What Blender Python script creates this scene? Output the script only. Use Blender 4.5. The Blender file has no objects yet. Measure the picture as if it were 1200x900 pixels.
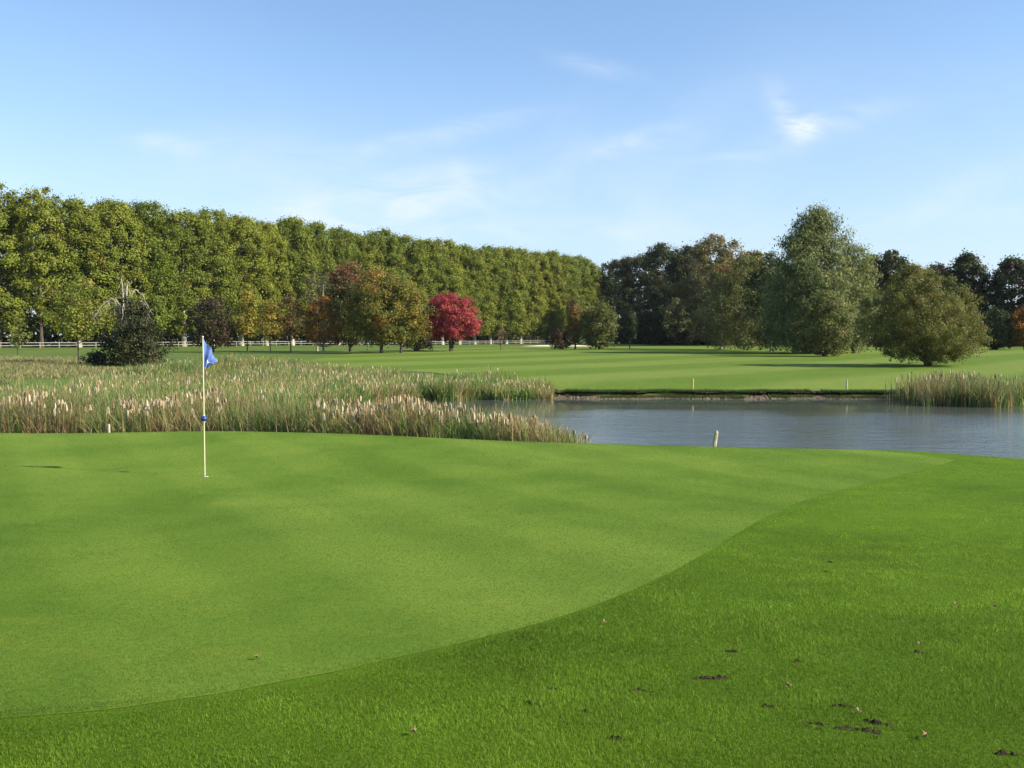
import bpy, math, random
import numpy as np
from mathutils import Vector, Matrix
R = math.radians
sc = bpy.context.scene
COL = sc.collection

# ------------------------------------------------------------------ camera model
F = 1167.0; HOR = 394.0; ZC = 2.18
PITCH = math.atan((450 - HOR) / F)
cam_d = bpy.data.cameras.new('camera'); cam = bpy.data.objects.new('camera', cam_d); COL.objects.link(cam)
cam_d.sensor_width = 36; cam_d.lens = 36 * F / 1200; cam_d.clip_end = 8000; cam_d.clip_start = .05
cam.location = (0, 0, ZC); cam.rotation_euler = (R(90) - PITCH, 0, 0)
sc.camera = cam

def lerp(a, b, t): return a + (b - a) * t
def sstep(a, b, x):
    t = np.clip((np.asarray(x, float) - a) / (b - a), 0, 1); return t * t * (3 - 2 * t)

# ------------------------------------------------------------------ terrain
WATER = -1.2
HAZE = .00004
_lx = (np.array([-1200, -500, 0, 120, 240, 400, 600, 800, 1000, 1060, 1130, 1200, 1500, 2400]) - 600) / F
_ly = np.array([23.2, 23.2, 23.0, 23.2, 23.3, 22.6, 21.1, 20.1, 19.6, 19.4, 18.7, 18.0, 15.5, 10.])
_la = np.linspace(-1.6, 1.6, 400); _lv = np.interp(_la, _lx, _ly)
_k = np.hanning(21); _k /= _k.sum()
_lv = np.convolve(np.pad(_lv, 10, 'edge'), _k, 'valid')
def lip(a): return np.interp(a, _la, _lv)
def far_shore(X):
    X = np.asarray(X, float)
    base = np.interp(X, [-120, -60, -34, -27, -20, -14, -8, -2, 2, 8, 22, 30, 60, 200],
                        [58, 60, 58, 62, 84, 86, 72, 60, 53.6, 53.4, 53.3, 54, 60, 70])
    return base + .25 * np.sin(X * .9) + .15 * np.sin(X * 2.3 + 1)
def H(X, Y):
    X = np.asarray(X, float); Y = np.asarray(Y, float)
    near = .6 * (1 - sstep(1, 16, Y)) + .025 * np.sin(X * .55 + .4) * np.cos(Y * .42) * sstep(5, 9, Y)
    near = near + .03 * np.sin((X + Y) * .9) * sstep(5, 9, Y) * .5
    # a slight rise of the apron on the right
    near = near + .10 * sstep(3, 9, X) * (1 - sstep(9, 17, Y))
    a = X / np.maximum(Y, 3.)
    s = np.maximum(Y - (lip(a) - 1.25), 0)
    near = near - np.where(s < 3.2, .040 * s * s, .040 * 3.2 ** 2 + .256 * (s - 3.2))
    near = np.maximum(near, -1.75)
    d = Y - far_shore(X)
    far = -.62 + .55 * sstep(60, 185, Y) - .33 * sstep(190, 350, Y)
    far = far + .10 * np.sin(X * .05 + 1) * np.sin(Y * .045) * sstep(62, 90, Y)
    bank = np.where(d < .9, lerp(-1.75, -1.13, sstep(-2.6, .9, d)), lerp(-1.1, -.86, sstep(.9, 1.25, d)))
    bank = np.where(d > 1.25, lerp(-.86, 0, 0) + (far + .86) * sstep(1.2, 9, d), bank)
    # marsh side: shallow bank
    t = sstep(33, 44, Y)
    return lerp(near, bank, t)
def h1(x, y): return float(H(x, y))
def ray(px, py):
    v = Vector(((px - 600) / F, (450 - py) / F, -1)); v = cam.rotation_euler.to_matrix() @ v; return v
def hit(px, py, zoff=0):
    v = ray(px, py); y = 2.0
    for i in range(4000):
        t = y / v.y
        if ZC + v.z * t < h1(v.x * t, y) + zoff: break
        y += .02 if y < 30 else .1
    return Vector((v.x * t, y, ZC + v.z * t))
def at(px, D): x = (px - 600) / F * D; return x, D, h1(x, D)
def zpx(py, D): return ZC - (py - HOR) / F * D

# ------------------------------------------------------------------ object helpers
def tag(o, label=None, cat=None, group=None, kind=None):
    if label: o['label'] = label
    if cat: o['category'] = cat
    if group: o['group'] = group
    if kind: o['kind'] = kind
    return o
def empty(name, loc, rz=0):
    o = bpy.data.objects.new(name, None); o.empty_display_size = .3
    o.location = loc; o.rotation_euler = (0, 0, rz); COL.objects.link(o); return o
def link(name, me, parent=None):
    o = bpy.data.objects.new(name, me); COL.objects.link(o)
    if parent: o.parent = parent
    return o
def mesh_np(name, V, Fc, mat=None, col=None, smooth=False, mi=None):
    V = np.ascontiguousarray(V, np.float32); Fc = np.ascontiguousarray(Fc, np.int32)
    me = bpy.data.meshes.new(name); n, k = Fc.shape
    me.vertices.add(len(V)); me.vertices.foreach_set('co', V.ravel())
    me.loops.add(n * k); me.loops.foreach_set('vertex_index', Fc.ravel())
    me.polygons.add(n); me.polygons.foreach_set('loop_start', np.arange(0, n * k, k, dtype=np.int32))
    me.polygons.foreach_set('use_smooth', np.full(n, smooth, bool))
    if mi is not None: me.polygons.foreach_set('material_index', np.asarray(mi, np.int32))
    me.update(calc_edges=True)
    if col is not None:
        at_ = me.color_attributes.new('tint', 'FLOAT_COLOR', 'POINT')
        c = np.ones((len(V), 4), np.float32); c[:, :3] = col; at_.data.foreach_set('color', c.ravel())
    for m in (mat if isinstance(mat, (list, tuple)) else [mat]):
        if m: me.materials.append(m)
    return me
def tube(path, rad, n=7):
    P = np.array(path, float); rad = np.array(rad, float); V = []; Fc = []
    for i in range(len(P)):
        d = P[min(i + 1, len(P) - 1)] - P[max(i - 1, 0)]; d /= np.linalg.norm(d) + 1e-9
        u = np.cross(d, [0, 0, 1.] if abs(d[2]) < .9 else [1., 0, 0]); u /= np.linalg.norm(u); w = np.cross(d, u)
        for j in range(n):
            t = 2 * math.pi * j / n; V.append(P[i] + rad[i] * (u * math.cos(t) + w * math.sin(t)))
    for i in range(len(P) - 1):
        for j in range(n):
            Fc.append((i * n + j, i * n + (j + 1) % n, (i + 1) * n + (j + 1) % n, (i + 1) * n + j))
    return np.array(V), np.array(Fc)
def joinm(parts):
    V = []; Fc = []; o = 0
    for v, f in parts: V.append(v); Fc.append(f + o); o += len(v)
    return np.concatenate(V), np.concatenate(Fc)
def boxv(c, s, rz=0, tilt=(0, 0)):
    c = np.array(c, float); s = np.array(s, float) / 2
    V = np.array([[x, y, z] for x in (-1, 1) for y in (-1, 1) for z in (-1, 1)]) * s
    V[:, 0] += (V[:, 2] + s[2]) * tilt[0]; V[:, 1] += (V[:, 2] + s[2]) * tilt[1]
    ca, sa = math.cos(rz), math.sin(rz); V = V @ np.array([[ca, sa, 0], [-sa, ca, 0], [0, 0, 1]])
    Fc = np.array([[0, 1, 3, 2], [4, 6, 7, 5], [0, 4, 5, 1], [2, 3, 7, 6], [0, 2, 6, 4], [1, 5, 7, 3]])
    return V + c, Fc

# ------------------------------------------------------------------ materials
def mat(name):
    m = bpy.data.materials.new(name); m.use_nodes = True; nt = m.node_tree
    for n in list(nt.nodes): nt.nodes.remove(n)
    return m, nt, nt.nodes.new('ShaderNodeOutputMaterial')
def N(nt, t, **k):
    n = nt.nodes.new(t)
    for a, b in k.items(): setattr(n, a, b)
    return n
def noise(nt, co, scale, detail=4, rough=.55, dist=0, stretch=None):
    if stretch:
        mp = N(nt, 'ShaderNodeMapping'); mp.inputs['Scale'].default_value = stretch[:3]
        if len(stretch) > 3: mp.inputs['Rotation'].default_value = (0, 0, stretch[3])
        nt.links.new(co, mp.inputs[0]); co = mp.outputs[0]
    n = N(nt, 'ShaderNodeTexNoise'); n.inputs['Scale'].default_value = scale; n.inputs['Detail'].default_value = detail
    n.inputs['Roughness'].default_value = rough; n.inputs['Distortion'].default_value = dist
    nt.links.new(co, n.inputs['Vector']); return n.outputs['Fac']
def ramp(nt, fac, stops):
    r = N(nt, 'ShaderNodeValToRGB'); e = r.color_ramp.elements
    while len(e) < len(stops): e.new(.5)
    for i, (p, c) in enumerate(stops):
        e[i].position = p; e[i].color = (*c, 1) if len(c) == 3 else c
    nt.links.new(fac, r.inputs[0]); return r.outputs[0]
def mix(nt, fac, a, b, mode='MIX'):
    m = N(nt, 'ShaderNodeMix', data_type='RGBA', blend_type=mode)
    for s, v in ((m.inputs[0], fac), (m.inputs[6], a), (m.inputs[7], b)):
        if isinstance(v, (int, float)): s.default_value = v
        elif isinstance(v, tuple): s.default_value = (*v, 1)
        else: nt.links.new(v, s)
    return m.outputs[2]
def bsdf(nt, out, col, rough=.8, spec=.3, bump=None, bdist=.01, bstr=1):
    b = N(nt, 'ShaderNodeBsdfPrincipled')
    if isinstance(col, tuple): b.inputs['Base Color'].default_value = (*col, 1)
    else: nt.links.new(col, b.inputs['Base Color'])
    b.inputs['Roughness'].default_value = rough; b.inputs['Specular IOR Level'].default_value = spec
    if bump is not None:
        bp = N(nt, 'ShaderNodeBump'); bp.inputs['Distance'].default_value = bdist; bp.inputs['Strength'].default_value = bstr
        nt.links.new(bump, bp.inputs['Height']); nt.links.new(bp.outputs[0], b.inputs['Normal'])
    nt.links.new(b.outputs[0], out.inputs[0]); return b
def pos(nt): return N(nt, 'ShaderNodeNewGeometry').outputs['Position']

def leaf_mat(name, base, transl=.42, tintvar=True, rough=.6, spec=.25):
    """leaf material: the tint attribute carries each clump's own colour"""
    m, nt, out = mat(name)
    a = N(nt, 'ShaderNodeAttribute', attribute_name='tint'); oi = N(nt, 'ShaderNodeObjectInfo')
    c = mix(nt, 1., a.outputs[0], base, 'MULTIPLY')
    hs = N(nt, 'ShaderNodeHueSaturation'); nt.links.new(c, hs.inputs['Color'])
    mr = N(nt, 'ShaderNodeMapRange'); nt.links.new(oi.outputs['Random'], mr.inputs[0])
    mr.inputs[3].default_value = .488; mr.inputs[4].default_value = .512; nt.links.new(mr.outputs[0], hs.inputs['Hue'])
    mr2 = N(nt, 'ShaderNodeMapRange'); nt.links.new(oi.outputs['Random'], mr2.inputs[0])
    mr2.inputs[3].default_value = 1.12; mr2.inputs[4].default_value = .88; nt.links.new(mr2.outputs[0], hs.inputs['Value'])
    b = N(nt, 'ShaderNodeBsdfPrincipled'); nt.links.new(hs.outputs[0], b.inputs['Base Color'])
    b.inputs['Roughness'].default_value = rough; b.inputs['Specular IOR Level'].default_value = spec
    t = N(nt, 'ShaderNodeBsdfTranslucent'); nt.links.new(hs.outputs[0], t.inputs[0])
    ms = N(nt, 'ShaderNodeMixShader'); ms.inputs[0].default_value = transl
    nt.links.new(b.outputs[0], ms.inputs[1]); nt.links.new(t.outputs[0], ms.inputs[2]); nt.links.new(ms.outputs[0], out.inputs[0])
    return m
def bark_mat(name, c1, c2, scale=3):
    m, nt, out = mat(name); tc = N(nt, 'ShaderNodeTexCoord').outputs['Object']
    n = noise(nt, tc, scale, 5, .65, 0, (1, 1, .35)); c = ramp(nt, n, [(.35, c1), (.62, c2)])
    bsdf(nt, out, c, .9, .2, n, .04); return m
M_leaf = leaf_mat('leaf', (1, 1, 1))
M_blade = leaf_mat('reed_blade', (1, 1, 1), .3)
M_fluff = leaf_mat('seed_fluff', (1, 1, 1), .15, rough=.95, spec=.05)
M_grassb = leaf_mat('grass_blade', (1, 1, 1), .35, rough=.6, spec=.12)
M_bark = bark_mat('dark_bark', (.035, .028, .02), (.09, .075, .055))
M_plane = bark_mat('pale_bark', (.16, .14, .10), (.50, .46, .38), 1.2)
M_birch = bark_mat('birch_bark', (.12, .11, .09), (.62, .60, .54), 2.5)
M_grey = bark_mat('grey_bark', (.20, .17, .13), (.42, .37, .30), 2)

def m_green():
    m, nt, out = mat('mown_green'); P = pos(nt)
    big = noise(nt, P, .16, 3, .5, .6); mid = noise(nt, P, .9, 4, .6, .4, (1, .8, 1, .5))
    fine = noise(nt, P, 95, 3, .7); fine2 = noise(nt, P, 22, 3, .65); yel = noise(nt, P, 2.3, 5, .65, .5, (.7, 1.2, 1))
    c = ramp(nt, big, [(.40, (.066, .132, .013)), (.60, (.128, .196, .030))])
    c = mix(nt, .45, c, ramp(nt, mid, [(.32, (.066, .126, .014)), (.68, (.132, .196, .026))]))
    y = ramp(nt, yel, [(.57, (0, 0, 0)), (.75, (.5, .5, .5))]); c = mix(nt, y, c, (.165, .192, .024))
    # mowing lanes, barely there
    w = N(nt, 'ShaderNodeTexWave', wave_profile='SIN'); mp = N(nt, 'ShaderNodeMapping'); mp.inputs['Rotation'].default_value = (0, 0, R(-28))
    nt.links.new(P, mp.inputs[0]); nt.links.new(mp.outputs[0], w.inputs[0]); w.inputs['Scale'].default_value = .16; w.inputs['Distortion'].default_value = 1.4
    c = mix(nt, .7, c, ramp(nt, w.outputs[1], [(.3, (.88, .92, .88)), (.7, (1.10, 1.07, 1.12))]), 'MULTIPLY')
    c = mix(nt, .8, c, ramp(nt, fine, [(.3, (.62, .66, .6)), (.7, (1.35, 1.3, 1.3))]), 'MULTIPLY')
    c = mix(nt, .6, c, ramp(nt, fine2, [(.3, (.75, .78, .72)), (.7, (1.22, 1.2, 1.2))]), 'MULTIPLY')
    bsdf(nt, out, c, 1., .06, fine, .006, .8); return m
def m_apron():
    m, nt, out = mat('apron_turf'); P = pos(nt)
    big = noise(nt, P, .3, 4, .6, .4); fine = noise(nt, P, 60, 4, .7); mid = noise(nt, P, 4, 4, .6)
    c = ramp(nt, big, [(.35, (.050, .110, .005)), (.68, (.085, .160, .008))])
    c = mix(nt, .5, c, ramp(nt, mid, [(.3, (.8, .8, .8)), (.7, (1.2, 1.2, 1.2))]), 'MULTIPLY')
    c = mix(nt, .7, c, ramp(nt, fine, [(.3, (.55, .55, .5)), (.7, (1.4, 1.35, 1.3))]), 'MULTIPLY')
    bsdf(nt, out, c, 1., .08, fine, .012); return m
def m_fairway():
    m, nt, out = mat('fairway_turf'); P = pos(nt)
    mp = N(nt, 'ShaderNodeMapping'); mp.inputs['Rotation'].default_value = (0, 0, R(40)); nt.links.new(P, mp.inputs[0])
    w = N(nt, 'ShaderNodeTexWave', wave_profile='SIN'); nt.links.new(mp.outputs[0], w.inputs[0])
    w.inputs['Scale'].default_value = .02; w.inputs['Distortion'].default_value = 2.2; w.inputs['Detail'].default_value = 1; w.inputs['Detail Scale'].default_value = .35
    c = ramp(nt, w.outputs[1], [(.25, (.090, .146, .018)), (.75, (.128, .178, .032))])
    n = noise(nt, P, .12, 5, .6, .3); c = mix(nt, .6, c, ramp(nt, n, [(.3, (.82, .86, .8)), (.7, (1.16, 1.1, 1.1))]), 'MULTIPLY')
    n2 = noise(nt, P, 2.5, 5, .7, 0, (1, .35, 1)); c = mix(nt, .6, c, ramp(nt, n2, [(.3, (.8, .82, .8)), (.7, (1.18, 1.16, 1.15))]), 'MULTIPLY')
    bsdf(nt, out, c, 1., .08, n2, .03); return m
def m_rough():
    m, nt, out = mat('rough_turf'); P = pos(nt)
    n = noise(nt, P, .08, 5, .6, .5); c = ramp(nt, n, [(.35, (.066, .110, .014)), (.6, (.095, .135, .022)), (.8, (.13, .15, .04))])
    n2 = noise(nt, P, 3, 6, .7); c = mix(nt, .7, c, ramp(nt, n2, [(.3, (.7, .7, .7)), (.7, (1.25, 1.25, 1.2))]), 'MULTIPLY')
    # bare mud below the water line of the pond
    s = N(nt, 'ShaderNodeSeparateXYZ'); nt.links.new(P, s.inputs[0])
    mr = N(nt, 'ShaderNodeMapRange'); nt.links.new(s.outputs[2], mr.inputs[0]); mr.inputs[1].default_value = -.95; mr.inputs[2].default_value = -1.1
    c = mix(nt, mr.outputs[0], c, (.085, .065, .04))
    bsdf(nt, out, c, .85, .2, n2, .03); return m
def m_water():
    m, nt, out = mat('pond_water'); P = pos(nt)
    a = noise(nt, P, 1.3, 4, .6, .5, (.55, 1.3, 1, .15)); b = noise(nt, P, 6, 4, .6, .2, (.6, 1.3, 1))
    calm = noise(nt, P, .13, 3, .5, .6, (.35, 1.6, 1))
    s = N(nt, 'ShaderNodeSeparateXYZ'); nt.links.new(P, s.inputs[0])
    mr = N(nt, 'ShaderNodeMapRange'); nt.links.new(s.outputs[1], mr.inputs[0]); mr.inputs[1].default_value = 46.5; mr.inputs[2].default_value = 41; mr.inputs[3].default_value = .05; mr.inputs[4].default_value = 1
    mx = N(nt, 'ShaderNodeMath', operation='MULTIPLY_ADD'); nt.links.new(b, mx.inputs[0]); mx.inputs[1].default_value = .5; nt.links.new(a, mx.inputs[2])
    cr = ramp(nt, calm, [(.38, (.45, .45, .45)), (.58, (1, 1, 1))])
    mm = N(nt, 'ShaderNodeMath', operation='MULTIPLY'); nt.links.new(mr.outputs[0], mm.inputs[0]); nt.links.new(cr, mm.inputs[1])
    ml = N(nt, 'ShaderNodeMapRange'); nt.links.new(s.outputs[0], ml.inputs[0]); ml.inputs[1].default_value = 1.5; ml.inputs[2].default_value = 6; ml.inputs[3].default_value = .15; ml.inputs[4].default_value = 1
    m2 = N(nt, 'ShaderNodeMath', operation='MULTIPLY'); nt.links.new(mm.outputs[0], m2.inputs[0]); nt.links.new(ml.outputs[0], m2.inputs[1]); mm = m2
    s = N(nt, 'ShaderNodeBsdfPrincipled'); s.inputs['Base Color'].default_value = (.075, .085, .075, 1); s.inputs['Roughness'].default_value = .055; s.inputs['IOR'].default_value = 1.33
    bp = N(nt, 'ShaderNodeBump'); bp.inputs['Distance'].default_value = .045; nt.links.new(mm.outputs[0], bp.inputs['Strength']); nt.links.new(mx.outputs[0], bp.inputs['Height']); nt.links.new(bp.outputs[0], s.inputs['Normal'])
    nt.links.new(s.outputs[0], out.inputs[0]); return m
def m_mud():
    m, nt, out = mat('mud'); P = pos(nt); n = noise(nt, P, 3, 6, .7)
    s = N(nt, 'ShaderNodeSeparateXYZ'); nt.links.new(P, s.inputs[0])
    mr = N(nt, 'ShaderNodeMapRange'); nt.links.new(s.outputs[2], mr.inputs[0]); mr.inputs[1].default_value = -1.02; mr.inputs[2].default_value = -1.10  # pale sand low down; darker soil above has the undercut's shade painted in
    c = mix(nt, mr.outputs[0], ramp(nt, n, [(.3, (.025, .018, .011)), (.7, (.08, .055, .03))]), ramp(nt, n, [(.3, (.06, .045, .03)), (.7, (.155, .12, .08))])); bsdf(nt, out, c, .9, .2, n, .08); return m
def m_plain(name, c, rough=.5, spec=.4, var=.25, sc_=20):
    m, nt, out = mat(name); tc = N(nt, 'ShaderNodeTexCoord').outputs['Object']; n = noise(nt, tc, sc_, 4)
    cc = ramp(nt, n, [(.3, tuple(x * (1 - var) for x in c)), (.7, tuple(min(1, x * (1 + var * .6)) for x in c))])
    bsdf(nt, out, cc, rough, spec, n, .002); return m
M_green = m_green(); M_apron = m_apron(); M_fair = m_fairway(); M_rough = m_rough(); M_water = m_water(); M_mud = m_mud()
M_sand = m_plain('sand', (.62, .54, .40), .9, .1, .15, 1)
M_white = m_plain('weathered_white_wood', (.27, .255, .22), .8, .2, .35, 4)
M_pole = m_plain('cream_pole', (.56, .52, .34), .35, .5, .1, 8)
M_blue = m_plain('blue_cloth', (.11, .18, .42), .8, .1, .2, 12)
M_crest = m_plain('white_cloth', (.75, .78, .82), .8, .1, .1, 12)
M_ball = m_plain('blue_plastic', (.018, .045, .19), .3, .5, .4, 30)
M_ballw = m_plain('pale_plastic', (.45, .5, .6), .3, .5, .1, 30)
M_yellow = m_plain('yellow_paint', (.46, .36, .10), .6, .3, .15, 10)
M_stake = m_plain('bleached_wood', (.42, .37, .26), .8, .2, .3, 15)
M_soil = m_plain('dark_soil', (.032, .024, .015), .95, .1, .5, 40)
M_cup = m_plain('cup_plastic', (.5, .5, .48), .5, .3, .1)
M_fallen = m_plain('dry_leaf', (.25, .17, .09), .8, .2, .4, 30)

# ------------------------------------------------------------------ ground sheets
def spaced(segs):
    out = []
    for a, b, n in segs: out += list(np.linspace(a, b, n, endpoint=False))
    return np.array(out + [segs[-1][1]])
def drape(name, xs, ys, f, m, parent=None):
    X, Y = np.meshgrid(xs, ys); Z = f(X, Y); V = np.stack([X, Y, Z], -1).reshape(-1, 3)
    nx, ny = len(xs), len(ys); i = np.arange(ny - 1)[:, None] * nx + np.arange(nx - 1)[None]
    i = i.ravel(); Fc = np.stack([i, i + 1, i + nx + 1, i + nx], -1)
    return link(name, mesh_np(name, V, Fc, m, smooth=True), parent)
xs = spaced([(-4000, -400, 9), (-400, -130, 18), (-130, -34, 48), (-34, -16, 36), (-16, 16, 110), (16, 34, 36), (34, 130, 48), (130, 400, 18), (400, 4000, 9)])
ys = spaced([(-400, -30, 8), (-30, 0, 20), (0, 34, 130), (34, 52, 30), (52, 60, 40), (60, 95, 50), (95, 200, 50), (200, 420, 44), (420, 1000, 12), (1000, 5000, 10)])
g = drape('ground', xs, ys, H, M_rough); tag(g, 'flat grassy parkland round the pond', kind='structure')
# apron: closely mown turf round the green (its own sheet above the ground)
def fan(name, avals, ynear, yfar, n, zoff, m, tuck=0):
    t = np.linspace(0, 1, n); A = np.repeat(avals[None], n, 0)
    Y = ynear[None] + (yfar - ynear)[None] * t[:, None]; X = A * Y; Z = H(X, Y) + zoff; Z[0] -= tuck; Z[-1] -= tuck
    V = np.stack([X, Y, Z], -1).reshape(-1, 3); nx = len(avals)
    i = (np.arange(n - 1)[:, None] * nx + np.arange(nx - 1)[None]).ravel()
    return link(name, mesh_np(name, V, np.stack([i, i + 1, i + nx + 1, i + nx], -1), m, smooth=True))
av = np.linspace(-1.5, 1.5, 200)
ap = fan('apron', av, np.full(200, 1.2), lip(av) + 2.2, 150, .010, M_apron)
tag(ap, 'short mown apron turf round the putting green', kind='structure')
edge_px = [(-900, 838), (-400, 848), (-150, 850), (0, 846), (120, 836), (260, 817), (400, 790), (520, 762), (620, 737), (687, 716), (747, 692), (800, 667), (833, 646), (867, 624), (907, 602), (953, 584), (1020, 567), (1065, 556), (1097, 547), (1118, 540.5)]
ea = []; ey = []
for x, y in edge_px:
    p = hit(x, y); ea.append(p.x / p.y); ey.append(p.y)
_ga = np.linspace(ea[0], ea[-1], 260); _gy = np.interp(_ga, ea, ey)
_k = np.hanning(11); _k /= _k.sum(); _gy = np.convolve(np.pad(_gy, 5, 'reflect', reflect_type='odd'), _k, 'valid')
def green_near(a): return np.where(np.asarray(a) > _ga[-1], 1e6, np.interp(a, _ga, _gy))
_gf = np.maximum(lip(_ga) + .1 - .0, _gy + .02)
_fp = [(940, 523.5), (1000, 527.5), (1050, 531), (1090, 535.5), (1112, 539), (1118, 540.4)]; _fh = [hit(*q) for q in _fp]
_gf = np.minimum(_gf, np.interp(_ga, [p.x / p.y for p in _fh], [p.y for p in _fh], left=1e3)); _gf = np.maximum(_gf, _gy + .02)
def green_far(a): return np.interp(a, _ga, _gf)
gr = fan('putting_green', _ga, _gy, _gf, 130, .015, M_green, .002)
tag(gr, 'smooth pale putting green', kind='structure')
# fairway beyond the pond
fx = spaced([(-22, 40, 90), (40, 170, 60)]); tt = np.linspace(0, 1, 120) ** 1.6
Xg = np.repeat(fx[None], 120, 0); y0 = np.maximum(far_shore(fx) + 1.5, np.interp(fx, [-22, -16, -6, 2], [94, 90, 76, 55])); y1 = np.interp(fx, [-22, 20, 60, 170], [150, 262, 250, 200])
Yg = y0[None] + (y1 - y0)[None] * tt[:, None]; Zg = H(Xg, Yg) + .03
nx = len(fx); i = (np.arange(119)[:, None] * nx + np.arange(nx - 1)[None]).ravel()
fw = link('fairway', mesh_np('fairway', np.stack([Xg, Yg, Zg], -1).reshape(-1, 3), np.stack([i, i + 1, i + nx + 1, i + nx], -1), M_fair, smooth=True))
tag(fw, 'striped mown fairway beyond the pond', kind='structure')
# water
wv = np.array([[-150, 20, WATER], [150, 12, WATER], [150, 90, WATER], [-150, 90, WATER]], float)
wt = link('water', mesh_np('water', wv, np.array([[0, 1, 2, 3]]), M_water)); tag(wt, 'rippled pond water', kind='structure')
# mud bank: little scarp along the far shore
rng = np.random.default_rng(5)
mx = np.linspace(1.2, 24, 330); nb = len(mx)
w1 = np.interp(mx, mx[::12], .16 * rng.standard_normal(len(mx[::12]))); w2 = .05 * rng.standard_normal(nb)
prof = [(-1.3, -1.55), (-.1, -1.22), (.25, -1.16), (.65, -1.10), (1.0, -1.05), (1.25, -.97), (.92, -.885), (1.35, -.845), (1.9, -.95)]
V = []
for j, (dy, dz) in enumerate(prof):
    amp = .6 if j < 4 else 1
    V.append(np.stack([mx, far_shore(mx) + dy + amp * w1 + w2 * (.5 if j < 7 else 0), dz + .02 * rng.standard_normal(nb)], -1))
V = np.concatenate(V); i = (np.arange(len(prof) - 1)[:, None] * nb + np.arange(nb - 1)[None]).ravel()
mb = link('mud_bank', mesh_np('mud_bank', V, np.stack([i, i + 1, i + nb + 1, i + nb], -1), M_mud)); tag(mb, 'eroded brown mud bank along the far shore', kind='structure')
# bunker
bt = np.linspace(0, 2 * math.pi, 40, endpoint=False); bx, by, _ = at(655, 232)
V = [(bx, by, h1(bx, by) + .16)]
for r_ in (.5, 1):
    for t in bt:
        x = bx + 8.5 * r_ * math.cos(t) * (1 + .12 * math.sin(3 * t)); y = by + 6 * r_ * math.sin(t); V.append((x, y, h1(x, y) + (.30 if r_ == .5 and math.sin(t) > 0 else .12 if r_ == .5 else .05)))
me = bpy.data.meshes.new('sand_bunker')
me.from_pydata(V, [], [(0, 1 + k, 1 + (k + 1) % 40) for k in range(40)] + [(1 + k, 41 + k, 41 + (k + 1) % 40, 1 + (k + 1) % 40) for k in range(40)])
me.materials.append(M_sand); o = link('sand_bunker', me); tag(o, 'pale sand bunker at the far end of the fairway', kind='structure')

# ------------------------------------------------------------------ blades
def blades(P, hgt, wid, bend, col, rng, seg=2, tipw=.15):
    """P base points (n,3); returns verts, faces, colours of tapering bent strips"""
    n = len(P); th = rng.uniform(0, 2 * math.pi, n); side = np.stack([np.cos(th), np.sin(th), 0 * th], -1)
    ph = rng.uniform(0, 2 * math.pi, n); bd = np.stack([np.cos(ph), np.sin(ph), 0 * ph], -1) * bend[:, None]
    V = np.zeros((n, seg + 1, 2, 3))
    for k in range(seg + 1):
        t = k / seg; w = wid * (1 - t * (1 - tipw)) * .5
        c = P + np.array([0, 0, 1.]) * (hgt * t)[:, None] + bd * (hgt * t * t)[:, None] - np.array([0, 0, 1.]) * (bend ** 2 * hgt * t * t * .35)[:, None]
        V[:, k, 0] = c - side * w[:, None]; V[:, k, 1] = c + side * w[:, None]
    V = V.reshape(-1, 3); b = np.arange(n)[:, None] * (2 * (seg + 1)) + (2 * np.arange(seg))[None]; b = b.ravel()
    Fc = np.stack([b, b + 1, b + 3, b + 2], -1)
    return V, Fc, np.repeat(col, 2 * (seg + 1), 0)
def pick(rng, n, cols, w):
    cols = np.array(cols); w = np.array(w, float); c = cols[rng.choice(len(cols), n, p=w / w.sum())]
    return c * rng.uniform(.75, 1.25, (n, 1))
def vnoise(X, Y, s, seed=0):
    r = np.random.default_rng(seed); T = r.random((64, 64)); x = X / s + 100; y = Y / s + 100
    xi = np.floor(x).astype(int); yi = np.floor(y).astype(int); fx_ = x - xi; fy = y - yi
    fx_ = fx_ * fx_ * (3 - 2 * fx_); fy = fy * fy * (3 - 2 * fy)
    g_ = lambda a, b: T[a % 64, b % 64]
    return (g_(xi, yi) * (1 - fx_) + g_(xi + 1, yi) * fx_) * (1 - fy) + (g_(xi, yi + 1) * (1 - fx_) + g_(xi + 1, yi + 1) * fx_) * fy

# apron grass
rng = np.random.default_rng(1)
n = 1050000
a = rng.uniform(-.66, .66, n); Y = 3.0 * (19 / 3.0) ** (rng.random(n) ** 1.15)
keep = ((Y < green_near(a) + rng.normal(0.02, .05, n)) | (Y > green_far(a))) & (Y < lip(a) + 1.0); a = a[keep]; Y = Y[keep]
X = a * Y; n = len(X)
Pz = H(X, Y) + .008
big = vnoise(X, Y, 1.1, 3); sm = vnoise(X, Y, .22, 4); md = vnoise(X, Y, .5, 9)
eg = sstep(0, .22, np.minimum(green_near(a), 50) - Y)
hg = (.5 + .5 * eg) * (.008 + .009 * sm + .008 * md) * (1 - .5 * sstep(5, 13, Y)) * rng.uniform(.6, 1.25, n)
wd = .0020 * np.maximum(1, Y / 3.6) * rng.uniform(.7, 1.4, n)
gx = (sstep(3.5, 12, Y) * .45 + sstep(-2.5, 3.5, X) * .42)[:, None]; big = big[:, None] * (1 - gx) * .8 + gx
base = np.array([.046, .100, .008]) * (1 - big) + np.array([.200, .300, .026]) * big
base = base * (.66 + .34 * vnoise(X, Y, .35, 71)[:, None] + .36 * vnoise(X * .6, Y, 1.3, 74)[:, None]); yel = rng.random(n) < .06; base[yel] = (.22, .22, .05)
c = base * rng.uniform(.6, 1.45, (n, 1)) * (.8 + .4 * sm[:, None])
V, Fc, C = blades(np.stack([X, Y, Pz], -1), hg, wd, rng.uniform(.1, .9, n), c, rng, 1, .2)
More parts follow.
